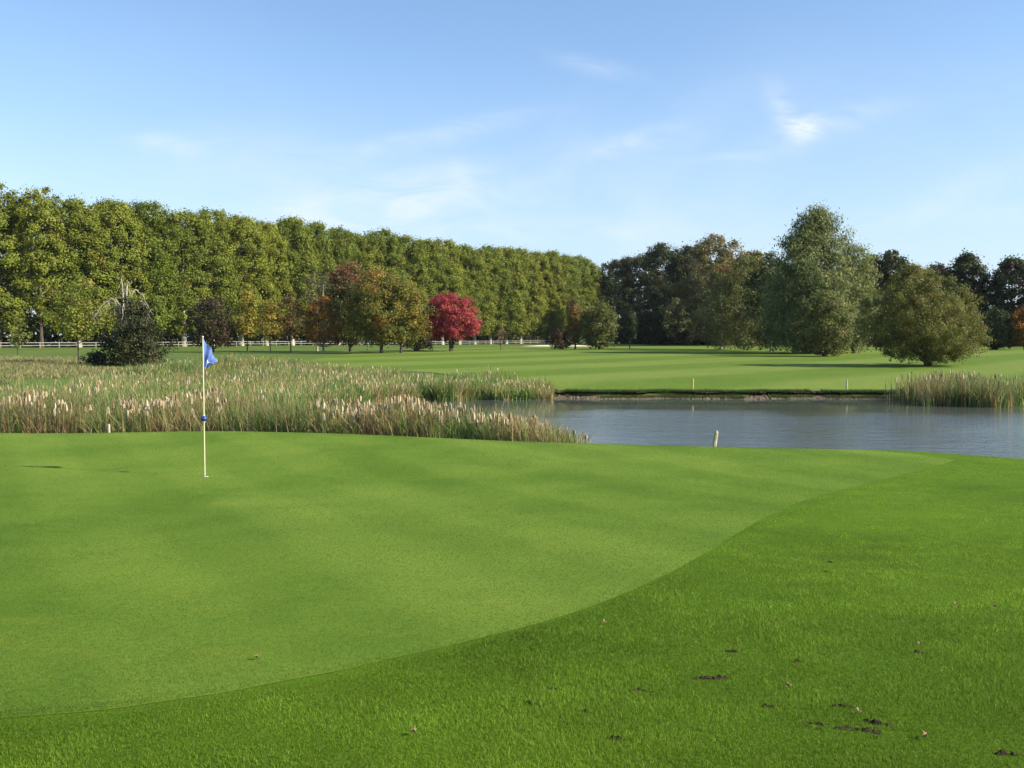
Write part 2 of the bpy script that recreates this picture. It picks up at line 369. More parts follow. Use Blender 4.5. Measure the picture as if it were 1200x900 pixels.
n = 620000; a = rng.uniform(-.6, .46, n); Y = 4.2 * (23.5 / 4.2) ** (rng.random(n) ** 1.2); k = (Y > green_near(a) + .01) & (Y < green_far(a)); a = a[k]; Y = Y[k]; X = a * Y; n = len(X)
c = np.array([.102, .170, .018]) * rng.uniform(.6, 1.45, (n, 1)) * (.72 + .32 * vnoise(X, Y, .6, 72)[:, None] + .30 * vnoise(X, Y, 2.6, 73)[:, None]); k = rng.random(n) < .08; c[k] = (.22, .24, .06)
V2, F2, C2 = blades(np.stack([X, Y, H(X, Y) + .014], -1), rng.uniform(.003, .0075, n), .0022 * np.maximum(1, Y / 3.2) * rng.uniform(.7, 1.3, n), rng.uniform(.2, 1.2, n), c, rng, 1, .2)
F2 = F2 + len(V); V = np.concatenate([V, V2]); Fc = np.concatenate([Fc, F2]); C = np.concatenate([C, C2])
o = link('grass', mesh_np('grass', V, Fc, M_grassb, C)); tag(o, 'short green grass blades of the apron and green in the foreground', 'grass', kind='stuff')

# ------------------------------------------------------------------ reeds
REED = [(.09, .17, .05), (.13, .21, .04), (.20, .25, .06), (.32, .27, .11), (.42, .32, .18), (.24, .14, .07)]
def reed_bed(name, label, pts, hmean, w_px, rng, wts, heads, hs=None, hthr=.38, headw=.035, dens_blades=1, cat='reeds', hcol=[(.50, .40, .29), (.40, .29, .20), (.27, .17, .10)]):
    X, Y = pts; n = len(X)
    z = np.minimum(H(X, Y), WATER + .3); z = np.where(H(X, Y) > WATER, H(X, Y), WATER - .1)
    loc = .72 + .5 * vnoise(X, Y, 1.6, 11)
    if hs is not None: loc = loc * hs
    hg = hmean * loc * rng.uniform(.6, 1.12, n)
    wd = w_px * rng.uniform(.6, 1.4, n)
    mixn = (.6 * vnoise(X, Y, 3.5, 21) + .4 * vnoise(X, Y, .7, 22))[:, None]
    q = .42 * vnoise(X, Y, .28, 51) + .33 * vnoise(X, Y, 1.3, 52) + .40 * rng.random(n); q = np.argsort(np.argsort(q)) / n
    cw = np.cumsum(wts) / np.sum(wts); order = np.searchsorted(cw, q).clip(0, 5)
    c = np.array(REED)[order] * rng.uniform(.7, 1.3, (n, 1)) * (.7 + .6 * mixn)
    V, Fc, C = blades(np.stack([X, Y, z], -1), hg, wd, rng.uniform(.03, .75, n) ** 1.2, c, rng, 3, .15)
    root = link(name, mesh_np(name, V, Fc, M_blade, C)); tag(root, label, cat, kind='stuff')
    # stems with fluffy seed heads
    k = rng.choice(n, int(n * heads), replace=False); k = k[(vnoise(X[k], Y[k], 2.2, 31) + .35 * vnoise(X[k], Y[k], .6, 32) - .17 > hthr)]
    X, Y, z = X[k], Y[k], z[k]; n = len(k); top = hmean * loc[k] * rng.uniform(.92, 1.13, n)
    lean = rng.uniform(-.06, .06, (n, 2)); hl = rng.uniform(.14, .30, n)
    b0 = np.stack([X, Y, z], -1); up = np.stack([lean[:, 0], lean[:, 1], np.ones(n)], -1)
    V = []; r0 = .006
    rings = [(0, None)]
    levels = [np.zeros(n), top - hl, top - hl * .8, top - hl * .3, top]
    rads = [np.full(n, .005), np.full(n, .006), headw * .5 * rng.uniform(.7, 1.3, n), headw * .45 * rng.uniform(.7, 1.4, n), np.full(n, .006)]
    VV = np.zeros((n, 5, 4, 3)); CC = np.zeros((n, 5, 4, 3)); hc = pick(rng, n, hcol, [3, 2, 1.3])
    th0 = rng.uniform(0, 1.5, n)
    for li in range(5):
        for j in range(4):
            th = th0 + j * math.pi / 2
            VV[:, li, j] = b0 + up * levels[li][:, None] + np.stack([np.cos(th), np.sin(th), 0 * th], -1) * rads[li][:, None]
            CC[:, li, j] = hc if li >= 2 else np.array([.22, .18, .08])
    b = np.arange(n)[:, None] * 20; f = []
    for li in range(4):
        for j in range(4): f.append(np.stack([b + li * 4 + j, b + li * 4 + (j + 1) % 4, b + (li + 1) * 4 + (j + 1) % 4, b + (li + 1) * 4 + j], -1).reshape(-1, 4))
    hd = link('seed_heads', mesh_np('seed_heads', VV.reshape(-1, 3), np.concatenate(f), M_fluff, CC.reshape(-1, 3)), root); hd['kind'] = 'stuff'
    return root
rng = np.random.default_rng(2)
# near bed: behind the green, tapering out at photo x=685
n = 42000
a = rng.uniform(-.66, .078, n); d0 = lip(a) + 6.0; wdt = np.interp(a, [-.66, -.1, .0, .05, .078], [4.5, 4.0, 3.4, 2.6, 1.2])
Y = d0 + rng.random(n) ** .9 * wdt; X = a * Y
k = rng.random(n) > .9 * sstep(.03, .08, a)
X, Y = X[k], Y[k]
reed_bed('reed_bed', 'dense cattails with pale fluffy heads just behind the putting green', (X, Y), 1.54, .032, rng, [1.6, 2, 2.4, 2.8, 2.8, 1.6], .040, hs=np.interp(X / Y, [-.5, -.2, -.13, -.05, .03, .05, .078], [1, 1, .9, .78, .68, .6, .45]), headw=.075)
# far bed
def in_far(X, Y):
    px = X / Y * F + 600
    front = np.interp(px, [-300, 300, 380, 430, 500, 645], [37.5, 37.5, 41, 47, 51.5, 53])
    front = front + 1.2 * (vnoise(X, Y, 1.7, 5) - .5)
    back = np.interp(px, [-300, 0, 60, 130, 200, 270, 330, 400, 460, 520, 600, 648], [46, 50, 54, 66, 76, 84, 90, 84, 72, 64, 58, 54.5])
    return (Y > front) & (Y < back) & (px < 648)
n = 230000
X = rng.uniform(-48, 3, n); Y = 36 + 56 * rng.random(n) ** 1.25; k = in_far(X, Y) & (X > -.60 * Y); X, Y = X[k], Y[k]
# front 3 m denser
n2 = 60000; X2 = rng.uniform(-16, 3, n2); Y2 = rng.uniform(44, 57, n2); k = in_far(X2, Y2) & ~in_far(X2, Y2 - 3); X = np.concatenate([X, X2[k]]); Y = np.concatenate([Y, Y2[k]])
print('far reeds', len(X))
reed_bed('reed_bed', 'broad marsh of green and tan cattails between the pond and the parkland trees', (X, Y), 1.16, .055, rng, [2.4, 3, 3, 2.4, 1.6, .6], .014, hs=np.interp(X / Y, [-.5, -.1, 0, .04], [.92, 1, .92, .62]) * (.92 + .2 * vnoise(X, Y, 4, 41)), headw=.06)
# right bed
n = 17000; X = rng.uniform(19.7, 36, n); Y = 47.5 + rng.random(n) * 5.5 + .5 * np.sin(X * 1.3)
k = (X > 19.8 + .5 * (Y - 47.5) * rng.random(n)); X, Y = X[k], Y[k]
reed_bed('reed_bed', 'clump of brownish cattails at the right end of the far shore', (X, Y), 1.46, .042, rng, [3, 2, 2, 2.2, 1.6, 2.2], .025, headw=.06)
# tussocks over the scarp
n = 40000; X = rng.uniform(1.5, 22, n); k = vnoise(X, X * 0, .7, 8) > .12; X = X[k]; Y = far_shore(X) + rng.uniform(.90, 1.7, len(X)); n = len(X)
zb = np.full(n, -.87); q = rng.random(n) < .30 * (vnoise(X, X * 0, 1.9, 9) > .5); Y = np.where(q, far_shore(X) + rng.uniform(.25, 1.0, n), Y); zb = np.where(q, -1.12, zb)
V, Fc, C = blades(np.stack([X, Y, zb], -1), rng.uniform(.06, .20, n), np.full(n, .02), rng.uniform(.3, 1.4, n), pick(rng, n, [(.06, .12, .015), (.10, .14, .03), (.04, .06, .015)], [3, 2, 2]), rng, 2)
o = link('bank_grass', mesh_np('bank_grass', V, Fc, M_blade, C)); tag(o, 'ragged grass fringe hanging over the mud bank', 'grass', kind='stuff')
# dry rough on the left
n = 110000; X = rng.uniform(-75, -24, n); Y = rng.uniform(56, 118, n); px = X / Y * F + 600
k = (px < 235) & ~in_far(X, Y) & (vnoise(X, Y, 5, 13) > .32) & (Y > 57) & (Y < np.interp(px, [0, 100, 235], [118, 112, 92])); X, Y = X[k], Y[k]; n = len(X)
V, Fc, C = blades(np.stack([X, Y, H(X, Y)], -1), rng.uniform(.10, .38, n), np.full(n, .055), rng.uniform(.1, .9, n), pick(rng, n, [(.13, .16, .045), (.34, .28, .14), (.24, .22, .09), (.06, .08, .025)], [2.2, 2.6, 2.4, 1.0]), rng, 2)
o = link('rough_grass', mesh_np('rough_grass', V, Fc, M_blade, C)); tag(o, 'tall dry rough grass at the left behind the marsh', 'grass', kind='stuff')

# ------------------------------------------------------------------ trees
def crown_np(rng, Ht, Rx, base, prof, nc, cr, nl, leaf, cols, wts, droop=0., shell=.45, flat=.8, topcol=None, lump=.18, gap=0., elong=1.5, fill=.22):
    """clumps spread through the crown volume, leaf faces spread round each clump"""
    t = rng.random(nc * 3); pr = np.interp(t, *zip(*prof)); k = rng.random(nc * 3) < pr / max(p[1] for p in prof) + .05
    t = t[k][:nc]; pr = pr[k][:nc]; m = len(t)
    th = rng.uniform(0, 2 * math.pi, m); rr = (shell + (1 - shell) * rng.random(m) ** .6)
    lob = 1 + lump * np.sin(th * 3 + rng.uniform(0, 6) + t * 5) + lump * .7 * np.sin(th * 5 + t * 11 + rng.uniform(0, 6)) + lump * .5 * rng.standard_normal(m)
    r = Rx * pr * rr * lob; z = base + (Ht - base) * t
    Cc = np.stack([r * np.cos(th), r * np.sin(th), z], -1)
    if gap > 0:
        kk = (vnoise(Cc[:, 0] + Cc[:, 1] * .7 + 50, z, Rx * .55, int(rng.integers(99))) > gap) | (t > .78); Cc = Cc[kk]; t = t[kk]; m = len(t)
    cc = pick(rng, m, cols, wts)
    if topcol is not None:
        kk = rng.random(m) < topcol[1] * sstep(topcol[2], min(1, topcol[2] + .2), t); cc[kk] = np.array(topcol[0]) * rng.uniform(.8, 1.2, (kk.sum(), 1))
    sz = cr * rng.uniform(.6, 1.35, m)
    n = m * nl; ci = np.repeat(np.arange(m), nl)
    d = rng.standard_normal((n, 3)); d /= np.linalg.norm(d, axis=1, keepdims=True); rad = rng.random(n) ** .45 * np.where(rng.random(n) < fill, rng.uniform(1., 2.1, n), 1)
    L = Cc[ci] + d * (rad * sz[ci])[:, None] * np.array([1, 1, flat]); 
    if droop: L[:, 2] -= droop * rng.random(n) ** 2 * sz[ci]
    out = Cc[ci] * np.array([1, 1, 0]); out /= np.linalg.norm(out, axis=1, keepdims=True) + .01
    nrm = d * .7 + out * .35 + rng.standard_normal((n, 3)) * .55 + np.array([0, 0, .45]); nrm /= np.linalg.norm(nrm, axis=1, keepdims=True)
    u = np.cross(nrm, rng.standard_normal((n, 3))); 
    if droop: u = u * .5 + np.array([0, 0, -1.]) * droop
    u -= nrm * (u * nrm).sum(1, keepdims=True); u /= np.linalg.norm(u, axis=1, keepdims=True) + 1e-9; v = np.cross(nrm, u)
    s = leaf * rng.uniform(.55, 1.3, n)[:, None]; hl = u * s * .5 * elong ** .5; hw = v * s * .5 / elong ** .5
    V = np.stack([L - hl, L + hw, L + hl, L - hw], 1).reshape(-1, 3)
    Fc = np.arange(n * 4).reshape(-1, 4); lc = cc[ci] * rng.uniform(.75, 1.25, (n, 1))
    return V, Fc, np.repeat(lc, 4, 0), Cc
def wood_np(rng, Ht, r0, base, Cc, nlimb=22, stems=1, spread=.5, topf=.82, fine=0):
    parts = []; axes = []
    for s in range(stems):
        ang = rng.uniform(0, 6.28) if stems == 1 else 6.28 * s / stems + rng.uniform(-.4, .4); off = 0 if stems == 1 else spread
        K = 8; P = []
        for k in range(K):
            t = k / (K - 1); P.append((math.cos(ang) * off * (.25 + t * 1.6) + .12 * r0 * rng.standard_normal() * t * 4, math.sin(ang) * off * (.25 + t * 1.6) + .12 * r0 * rng.standard_normal() * t * 4, -.25 + t * (Ht * topf + .25)))
        rad = [r0 * (1.35 if k == 0 else 1.0) * (1 - .9 * (k / (K - 1)) ** .9) + .015 for k in range(K)]
        parts.append(tube(P, rad, 8)); axes.append(np.array(P))
    if len(Cc):
        for ci in rng.choice(len(Cc), min(nlimb, len(Cc)), replace=False):
            c = Cc[ci]; A = axes[rng.integers(len(axes))]; zz = max(base * .55, c[2] - np.hypot(c[0], c[1]) * rng.uniform(.5, 1.1)); zz = min(zz, A[-1, 2] * .97)
            s0 = np.array([np.interp(zz, A[:, 2], A[:, 0]), np.interp(zz, A[:, 2], A[:, 1]), zz])
            mid = (s0 + c) / 2 + rng.standard_normal(3) * .05 * Ht * .3; rr = r0 * .33 * (1 - zz / Ht) + .02
            parts.append(tube([s0, mid, c], [rr, rr * .6, .012], 5))
    return joinm(parts)
OVAL = [(0, .35), (.15, .8), (.4, 1.), (.7, .85), (.9, .5), (1, .12)]
ROUND = [(0, .45), (.15, .85), (.45, 1.), (.75, .8), (.93, .42), (1, .1)]
DOME = [(0, .85), (.2, 1.), (.5, .92), (.8, .6), (.95, .28), (1, .08)]
COLUMN = [(0, .55), (.2, 1), (.6, .9), (.85, .55), (1, .08)]
PLANE = [(0, .55), (.1, .85), (.3, 1.), (.6, 1.), (.82, .9), (.93, .68), (1, .25)]
def make_tree(name, label, cat, px, D, Ht, Rx, base=1., prof=OVAL, nc=120, cr=.7, nl=70, leaf=.22, cols=((.06, .10, .02),), wts=(1,), r0=.15, bark=None, group=None, nlimb=20, stems=1, spread=.5, seed=0, sx=1, topf=.82, skew=0, **kw):
    rng = np.random.default_rng(seed + 1000); x, y, z = at(px, D)
    V, Fc, C, Cc = crown_np(rng, Ht, Rx, base, prof, nc, cr, nl, leaf, cols, wts, **kw)
    t = empty(name, (x, y, z)); tag(t, label, cat, group)
    Vw, Fw = wood_np(rng, Ht, r0, base, Cc, nlimb, stems, spread, topf)
    V[:, 0] += skew * V[:, 2]; Vw[:, 0] += skew * Vw[:, 2]
    link('trunk', mesh_np('trunk', Vw, Fw, bark or M_bark, smooth=True), t)
    link('crown', mesh_np('crown', V, Fc, M_leaf, C), t)
    t.scale = (sx, 1, 1)
    return t

# avenue of plane trees --------------------------------------------
A0 = np.array([(-0 - 600) / F * 187, 187.]); A1 = np.array([(690 - 600) / F * 352, 352.])
dirv = (A1 - A0) / np.linalg.norm(A1 - A0); nrmv = np.array([-dirv[1], dirv[0]])   # away from the camera
PC = [(.180, .208, .024), (.165, .198, .024), (.200, .220, .026), (.150, .186, .022), (.225, .205, .032)]
protos = []
for s in range(6):
    rng = np.random.default_rng(40 + s)
    sparse = s >= 4
    V, Fc, C, Cc = crown_np(rng, 29.6, 5.7, 3.4, PLANE, 230 if sparse else 400, 1.05, 150, .34, PC, [3, 3, 1.6, 2, .3], shell=.45, flat=.9, lump=.11, gap=.33 if sparse else .04, fill=.4)
    Vw, Fw = wood_np(rng, 28.6, .42, 5, Cc, 34)
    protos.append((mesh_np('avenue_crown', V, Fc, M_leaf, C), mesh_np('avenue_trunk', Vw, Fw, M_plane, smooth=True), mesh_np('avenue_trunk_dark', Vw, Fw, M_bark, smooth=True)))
marks = [(-70, 'standing just beyond the left edge of the view'), (6, 'at the left end of the row in view'), (92, 'behind the thin young tree in the dry rough'), (158, 'behind the ivy-clad tree with bare pale branches'),
         (212, 'between the ivy-clad tree and the flag'), (250, 'behind the dark purple-brown bushy tree'), (292, 'behind the narrow yellow young trees'), (341, 'behind the sparse brown tree'), (379, 'behind the orange tree with a bare grey top'),
         (414, 'behind the russet-topped tree'), (458, 'behind the golden twin-trunked maple'), (496, 'above the low grey shrub between gold and red trees'), (531, 'behind the crimson tree'), (587, 'behind the tiny sapling right of the crimson tree'),
         (622, 'above the left end of the sand bunker'), (655, 'behind the small reddish bush'), (676, 'behind the slim golden column tree'), (704, 'behind the round dark tree, at the right end of the row')]
L = np.linalg.norm(A1 - A0); sp = 7.9; used = {}; cand = []
nrow = int(L / sp) + 2
rng = np.random.default_rng(77)
for i in range(-2, nrow):
    p = A0 + dirv * (i * sp) + rng.uniform(-.5, .5, 2); cand.append((i, p, p[0] / p[1] * F + 600))
assign = {}
for i, p, px in cand:
    k = min(range(len(marks)), key=lambda q: abs(marks[q][0] - px)); assign.setdefault(k, []).append((px, i, p))
words = {1: ['standing'], 2: ['the left one', 'the right one'], 3: ['the left one', 'the middle one', 'the right one'], 4: ['the far left one', 'the left middle one', 'the right middle one', 'the far right one'], 5: ['the leftmost one', 'the second from the left', 'the middle one', 'the second from the right', 'the rightmost one']}
def avenue_tree(p, s, hs, label, group, dark=False):
    t = empty('plane_tree', (p[0], p[1], h1(p[0], p[1])), rng.uniform(0, 6.28)); tag(t, label, 'tree', group)
    link('trunk', protos[s][2 if dark else 1], t); link('crown', protos[s][0], t); t.scale = (rng.uniform(.9, 1.2), rng.uniform(.9, 1.2), hs); return t
for k, lst in assign.items():
    lst.sort()
    for q, (px, i, p) in enumerate(lst):
        end = i == nrow - 1
        hs = rng.uniform(.965, 1.03) * (.80 if i >= nrow - 1 else .93 if i == nrow - 2 else 1)
        s = rng.integers(4, 6) if -40 < px < 60 else rng.integers(0, 4)
        wd_ = '' if len(lst) == 1 else ', ' + words[min(5, len(lst))][min(q, 4)]
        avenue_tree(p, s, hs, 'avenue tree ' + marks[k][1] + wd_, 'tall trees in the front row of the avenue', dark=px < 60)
for i in range(-2, nrow):
    p = A0 + dirv * ((i + .5) * sp) + nrmv * 9 + rng.uniform(-.6, .6, 2); px = p[0] / p[1] * F + 600
    if i >= nrow - 1: continue
    s = rng.integers(4, 6) if -60 < px < 100 else rng.integers(0, 6)
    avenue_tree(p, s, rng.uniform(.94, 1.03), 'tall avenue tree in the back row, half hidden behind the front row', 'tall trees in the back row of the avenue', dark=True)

# parkland trees ----------------------------------------------------
GOLD = [(.26, .20, .035), (.17, .17, .03), (.10, .12, .022), (.32, .17, .03)]
OLIVE = [(.120, .135, .034), (.155, .16, .04), (.09, .105, .028), (.17, .15, .05)]
DARKG = [(.030, .050, .014), (.045, .065, .018), (.022, .036, .012)]
WILLOW = [(.180, .205, .070), (.220, .230, .080), (.145, .170, .058)]
RED = [(.36, .050, .066), (.28, .042, .058), (.38, .085, .060), (.21, .055, .040)]
ORNG = [(.30, .13, .025), (.22, .09, .02), (.36, .17, .03), (.14, .10, .025)]
PURP = [(.075, .042, .032), (.065, .055, .022), (.10, .06, .035), (.07, .075, .02)]
def hp(py, D, z=None): return zpx(py, D)  # world height of a pixel row at depth D
def T(name, label, px, D, top, hw, **k):
    """top: photo row of the tree top, hw: half width in photo pixels"""
    z0 = at(px, D)[2]; Ht = zpx(top, D) - z0; return make_tree(name, label, k.pop('cat', 'tree'), px, D, Ht, hw / F * D, **k)
T('young_tree', 'thin young tree with airy yellow-green leaves in the dry rough', 92, 96, 322, 36, base=2.4, prof=OVAL, nc=100, cr=.75, nl=40, leaf=.22, cols=[(.20, .22, .03), (.14, .18, .025), (.24, .20, .04)], wts=(3, 2, 1), r0=.07, seed=1, nlimb=30, gap=.15, shell=.2)
T('sapling', 'small sapling by a dark stake at the left edge', 21, 128, 372, 13, cat='sapling', base=1.2, nc=26, cr=.5, nl=30, leaf=.2, cols=[(.13, .15, .03)], r0=.06, seed=2)
# ivy-clad weeping tree
ivy = T('ivy_tree', 'dark ivy-clad tree with bare pale drooping branches above it', 158, 90, 352, 35, base=.05, prof=[(0, .85), (.3, .9), (.6, .78), (.85, .5), (1, .2)], nc=210, cr=.62, nl=80, leaf=.17, cols=[(.045, .055, .018), (.055, .065, .02), (.03, .038, .014), (.09, .08, .035)], wts=(3, 2, 2, 1), r0=.22, bark=M_grey, seed=3, droop=.8, shell=.2, gap=.12, lump=.25)
rng = np.random.default_rng(8); parts = []
for k in range(9):
    th = rng.uniform(0, 6.28); hh = rng.uniform(5.4, 7.7); rr = rng.uniform(2.0, 3.9); c0 = np.array([-.7 + rng.normal(0, .15), rng.normal(0, .15), 1.6]); dr = rng.uniform(.25, .55)
    P = []; wv_ = rng.normal(0, .06, 3)
    for q in range(13):
        t = q / 12; out_ = rr * t ** 1.25; zz_ = c0[2] + (hh - c0[2]) * (1 - (1 - min(t / .5, 1)) ** 1.6) - max(0, t - .5) ** 1.5 * dr * hh * 1.6
        wv_ = wv_ * .6 + rng.normal(0, .07, 3); P.append(c0 + np.array([math.cos(th) * out_, math.sin(th) * out_, zz_ - c0[2]]) + wv_)
    parts.append(tube(P, np.linspace(.085, .012, 13), 6))
    for q in range(3):
        b0 = P[rng.integers(5, 12)]; e = b0 + rng.normal(0, .35, 3); f_ = e + np.array([rng.normal(0, .15), rng.normal(0, .15), -rng.uniform(.3, 1.5)]); parts.append(tube([b0, (b0 + e) / 2 + [0, 0, .12], e, (e + f_) / 2 + [.05, 0, 0], f_], [.022, .018, .014, .01, .006], 4))
Vb, Fb = joinm(parts); link('bare_branches', mesh_np('bare_branches', Vb, Fb, M_grey), ivy)
T('shrub', 'low dark bush at the foot of the ivy-clad tree', 112, 92, 412, 11, cat='shrub', base=.05, prof=DOME, nc=40, cr=.4, nl=60, leaf=.14, cols=DARKG, wts=(1, 1, 1), r0=.05, seed=4)
T('purple_tree', 'dark purple-brown bushy tree behind the flag', 250, 150, 350, 29, base=.8, prof=ROUND, nc=130, cr=.9, nl=60, leaf=.26, cols=PURP, wts=(2, 1, 1, 2), r0=.15, seed=5, shell=.3, gap=.1)
T('yellow_tree', 'golden-yellow narrow young tree right of the flag', 290, 150, 335, 12, base=2, prof=COLUMN, nc=60, cr=.8, nl=55, leaf=.26, cols=[(.28, .23, .03), (.2, .2, .03)], wts=(1, 1), r0=.08, seed=6)
T('yellow_tree', 'amber narrow young tree with a thin trunk, beside the sparse brown tree', 317, 140, 352, 12, base=1.8, prof=COLUMN, nc=50, cr=.7, nl=45, leaf=.24, cols=[(.27, .19, .03), (.2, .17, .03)], wts=(1, 1), r0=.06, seed=7, gap=.1)
T('brown_tree', 'sparse reddish-brown tree left of the orange tree', 341, 150, 345, 21, base=2.5, prof=OVAL, nc=75, cr=.8, nl=38, leaf=.24, cols=[(.12, .07, .03), (.16, .09, .03), (.09, .08, .025)], wts=(1, 1, 1), r0=.10, seed=8, gap=.15, nlimb=35)
T('orange_tree', 'orange-leaved tree with a bare grey twiggy top', 379, 142, 349, 24, base=1.6, prof=DOME, nc=110, cr=.7, nl=50, leaf=.25, cols=ORNG, wts=(3, 2, 1.5, 2), r0=.13, seed=9, gap=.1, nlimb=50, topf=1.25, bark=M_grey)
T('grey_tree', 'thin grey-green tree rising behind the orange tree', 372, 158, 318, 16, base=5, prof=OVAL, nc=60, cr=.8, nl=30, leaf=.24, cols=[(.10, .10, .05), (.13, .10, .05)], wts=(1, 1), r0=.12, seed=10, gap=.15, nlimb=50, bark=M_grey)
T('russet_tree', 'dark green tree with a russet-red crown top', 411, 152, 309, 31, base=1.6, prof=OVAL, nc=240, cr=1.0, nl=65, leaf=.28, cols=[(.08, .095, .024), (.12, .125, .03), (.06, .07, .02)], wts=(2, 2, 1.5), r0=.24, seed=11, topcol=((.23, .12, .055), .85, .62), shell=.3)
T('golden_maple', 'large golden-green maple, the left of the overlapping pair', 447, 140, 314, 38, base=1.7, prof=ROUND, nc=230, cr=.95, nl=105, leaf=.23, cols=GOLD, wts=(2, 3, 3, .3), r0=.20, seed=12, topcol=((.25, .14, .04), .3, .6), shell=.35, lump=.2)
T('golden_maple', 'smaller golden maple with amber edges, the right of the overlapping pair', 470, 141, 328, 31, base=1.7, prof=ROUND, nc=170, cr=.9, nl=100, leaf=.23, cols=GOLD, wts=(3, 3, 2.5, .4), r0=.16, seed=13, shell=.35, lump=.2)
T('shrub', 'low grey-green shrub between the golden maples and the crimson tree', 488, 158, 387, 18, cat='shrub', base=.2, prof=DOME, nc=60, cr=.7, nl=50, leaf=.22, cols=[(.09, .09, .04), (.13, .10, .05)], wts=(1, 1), r0=.08, seed=14)
T('red_tree', 'rounded bright crimson tree standing in front of the avenue', 529, 152, 346, 33, base=2.2, prof=[(0, .6), (.12, .9), (.4, 1.), (.7, .88), (.9, .62), (1, .3)], nc=230, cr=.75, nl=115, leaf=.20, cols=RED, wts=(3, 2, 2, 1), r0=.2, seed=15, stems=2, spread=.35, shell=.35, flat=.7, lump=.12, sx=1)
T('sapling', 'tiny bare sapling on the lawn right of the crimson tree', 587, 160, 384, 6, cat='sapling', base=1.0, nc=14, cr=.4, nl=22, leaf=.18, cols=[(.16, .10, .05)], r0=.05, seed=16)
T('shrub', 'small dark reddish bush by the sand bunker', 656, 165, 388, 12, cat='shrub', base=.3, prof=ROUND, nc=50, cr=.6, nl=55, leaf=.22, cols=[(.10, .045, .03), (.07, .06, .02)], wts=(1, 1), r0=.09, seed=17)
T('column_tree', 'slim golden-brown columnar tree beside the round dark tree', 674, 168, 346, 9, base=1.2, prof=COLUMN, nc=80, cr=.7, nl=60, leaf=.25, cols=[(.24, .16, .05), (.15, .14, .03), (.28, .14, .05)], wts=(2, 2, 1), r0=.13, seed=18)
T('round_tree', 'round dark green tree at the end of the avenue', 702, 165, 355, 22, base=.7, prof=ROUND, nc=150, cr=.85, nl=75, leaf=.25, cols=OLIVE, wts=(3, 1, 3, .6), r0=.15, seed=19, shell=.3, lump=.1)
T('column_tree', 'small slender dark columnar tree before the dark wood', 738, 172, 364, 6, base=1.0, prof=COLUMN, nc=40, cr=.6, nl=50, leaf=.22, cols=DARKG, wts=(1, 1, 1), r0=.09, seed=20)

# dark wood -----------------------------------------------------------
WOOD = [(.045, .062, .018), (.060, .075, .022), (.034, .046, .015), (.075, .07, .025)]
W = 'trees of the dark wood behind the fairway'
wood_spec = [  # px, D, top, half width px, label, colours
    (722, 352, 306, 22, 'small far tree at the left corner of the dark wood', WOOD),
    (748, 318, 299, 26, 'dark tree second from the left corner of the dark wood', WOOD),
    (776, 290, 288, 28, 'dark tall tree above the pale-leaved shrub', WOOD),
    (806, 262, 289, 30, 'dark tree just left of the broad brownish tree', WOOD),
    (838, 246, 276, 46, 'broad brownish-green tree topping the dark wood', [(.18, .16, .06), (.14, .14, .045), (.22, .17, .075)]),
    (884, 236, 296, 28, 'olive tree between the brownish tree and the tall willow', OLIVE),
    (1018, 225, 300, 26, 'dark airy tree just right of the tall willow', WOOD),
    (1044, 215, 296, 30, 'airy dark green tree behind the broad olive tree', WOOD),
    (1096, 228, 312, 26, 'dark airy tree behind the broad olive tree, right of the taller airy one', WOOD + PURP[:1]),
    (1132, 212, 300, 30, 'tall green airy tree in the right background', WOOD),
    (1184, 208, 304, 32, 'darkest brownish tree in the right background', WOOD + PURP[:2]),
    (1236, 205, 300, 32, 'dark tree just beyond the right edge of the view', WOOD)]
for k, (px, D, top, hw, lb, cols) in enumerate(wood_spec):
    T('dark_tree', lb, px, D, top, hw, base=1.2, prof=PLANE if k < 4 else ROUND, nc=340 if k < 6 else 260, cr=1.4 if k < 6 else 1.15, nl=120, leaf=.40, cols=cols, wts=[1] * len(cols), r0=.35, seed=100 + k, shell=.3, lump=.2, group=W, gap=0. if k < 6 else .18, nlimb=40)
# inner trees of the wood: they shade the edge
for k, (px, D, hgt) in enumerate([(790, 330, 25), (830, 300, 25), (862, 280, 24), (905, 262, 22), (940, 268, 20), (985, 262, 19), (800, 360, 24), (880, 330, 22)]):
    x, y, z = at(px, D)
    make_tree('dark_tree', 'tree inside the dark wood, hidden behind its front trees', 'tree', px, D, hgt, 7.5, base=1, prof=PLANE, nc=150, cr=1.8, nl=60, leaf=.6, cols=WOOD, wts=[1] * 4, r0=.35, seed=130 + k, shell=.3, group='inner trees of the dark wood', nlimb=12)
T('shrub', 'pale-leaved shrub glinting in front of the dark wood', 791, 236, 350, 16, cat='shrub', base=2.5, prof=ROUND, nc=46, cr=.9, nl=45, leaf=.4, cols=[(.13, .13, .04), (.10, .11, .035)], wts=(1, 1), r0=.1, seed=21, gap=.1)

# willow group ---------------------------------------------------------
T('birch_tree', 'birch with an orange-tinged top and white trunk, left of the willow group', 845, 165, 308, 27, base=.8, prof=OVAL, nc=200, cr=1.0, nl=60, leaf=.26, cols=[(.19, .20, .075), (.23, .215, .08), (.15, .16, .058)], wts=(2, 1, 2), r0=.16, bark=M_birch, seed=22, topcol=((.22, .13, .05), .6, .75), droop=.5, shell=.3)
T('birch_tree', 'olive-brown birch in the middle of the left group', 872, 160, 298, 27, base=.6, prof=OVAL, nc=190, cr=1.0, nl=60, leaf=.26, cols=OLIVE, wts=(2, 2, 2, 1), r0=.12, bark=M_grey, seed=23, droop=.5, shell=.3)
T('birch_tree', 'dark green birch close against the left side of the willow', 903, 150, 296, 30, base=.6, prof=OVAL, nc=200, cr=1.0, nl=60, leaf=.26, cols=DARKG + [(.075, .095, .03)], wts=(1, 2, 1, 2), r0=.14, bark=M_grey, seed=24, droop=.5, shell=.3)
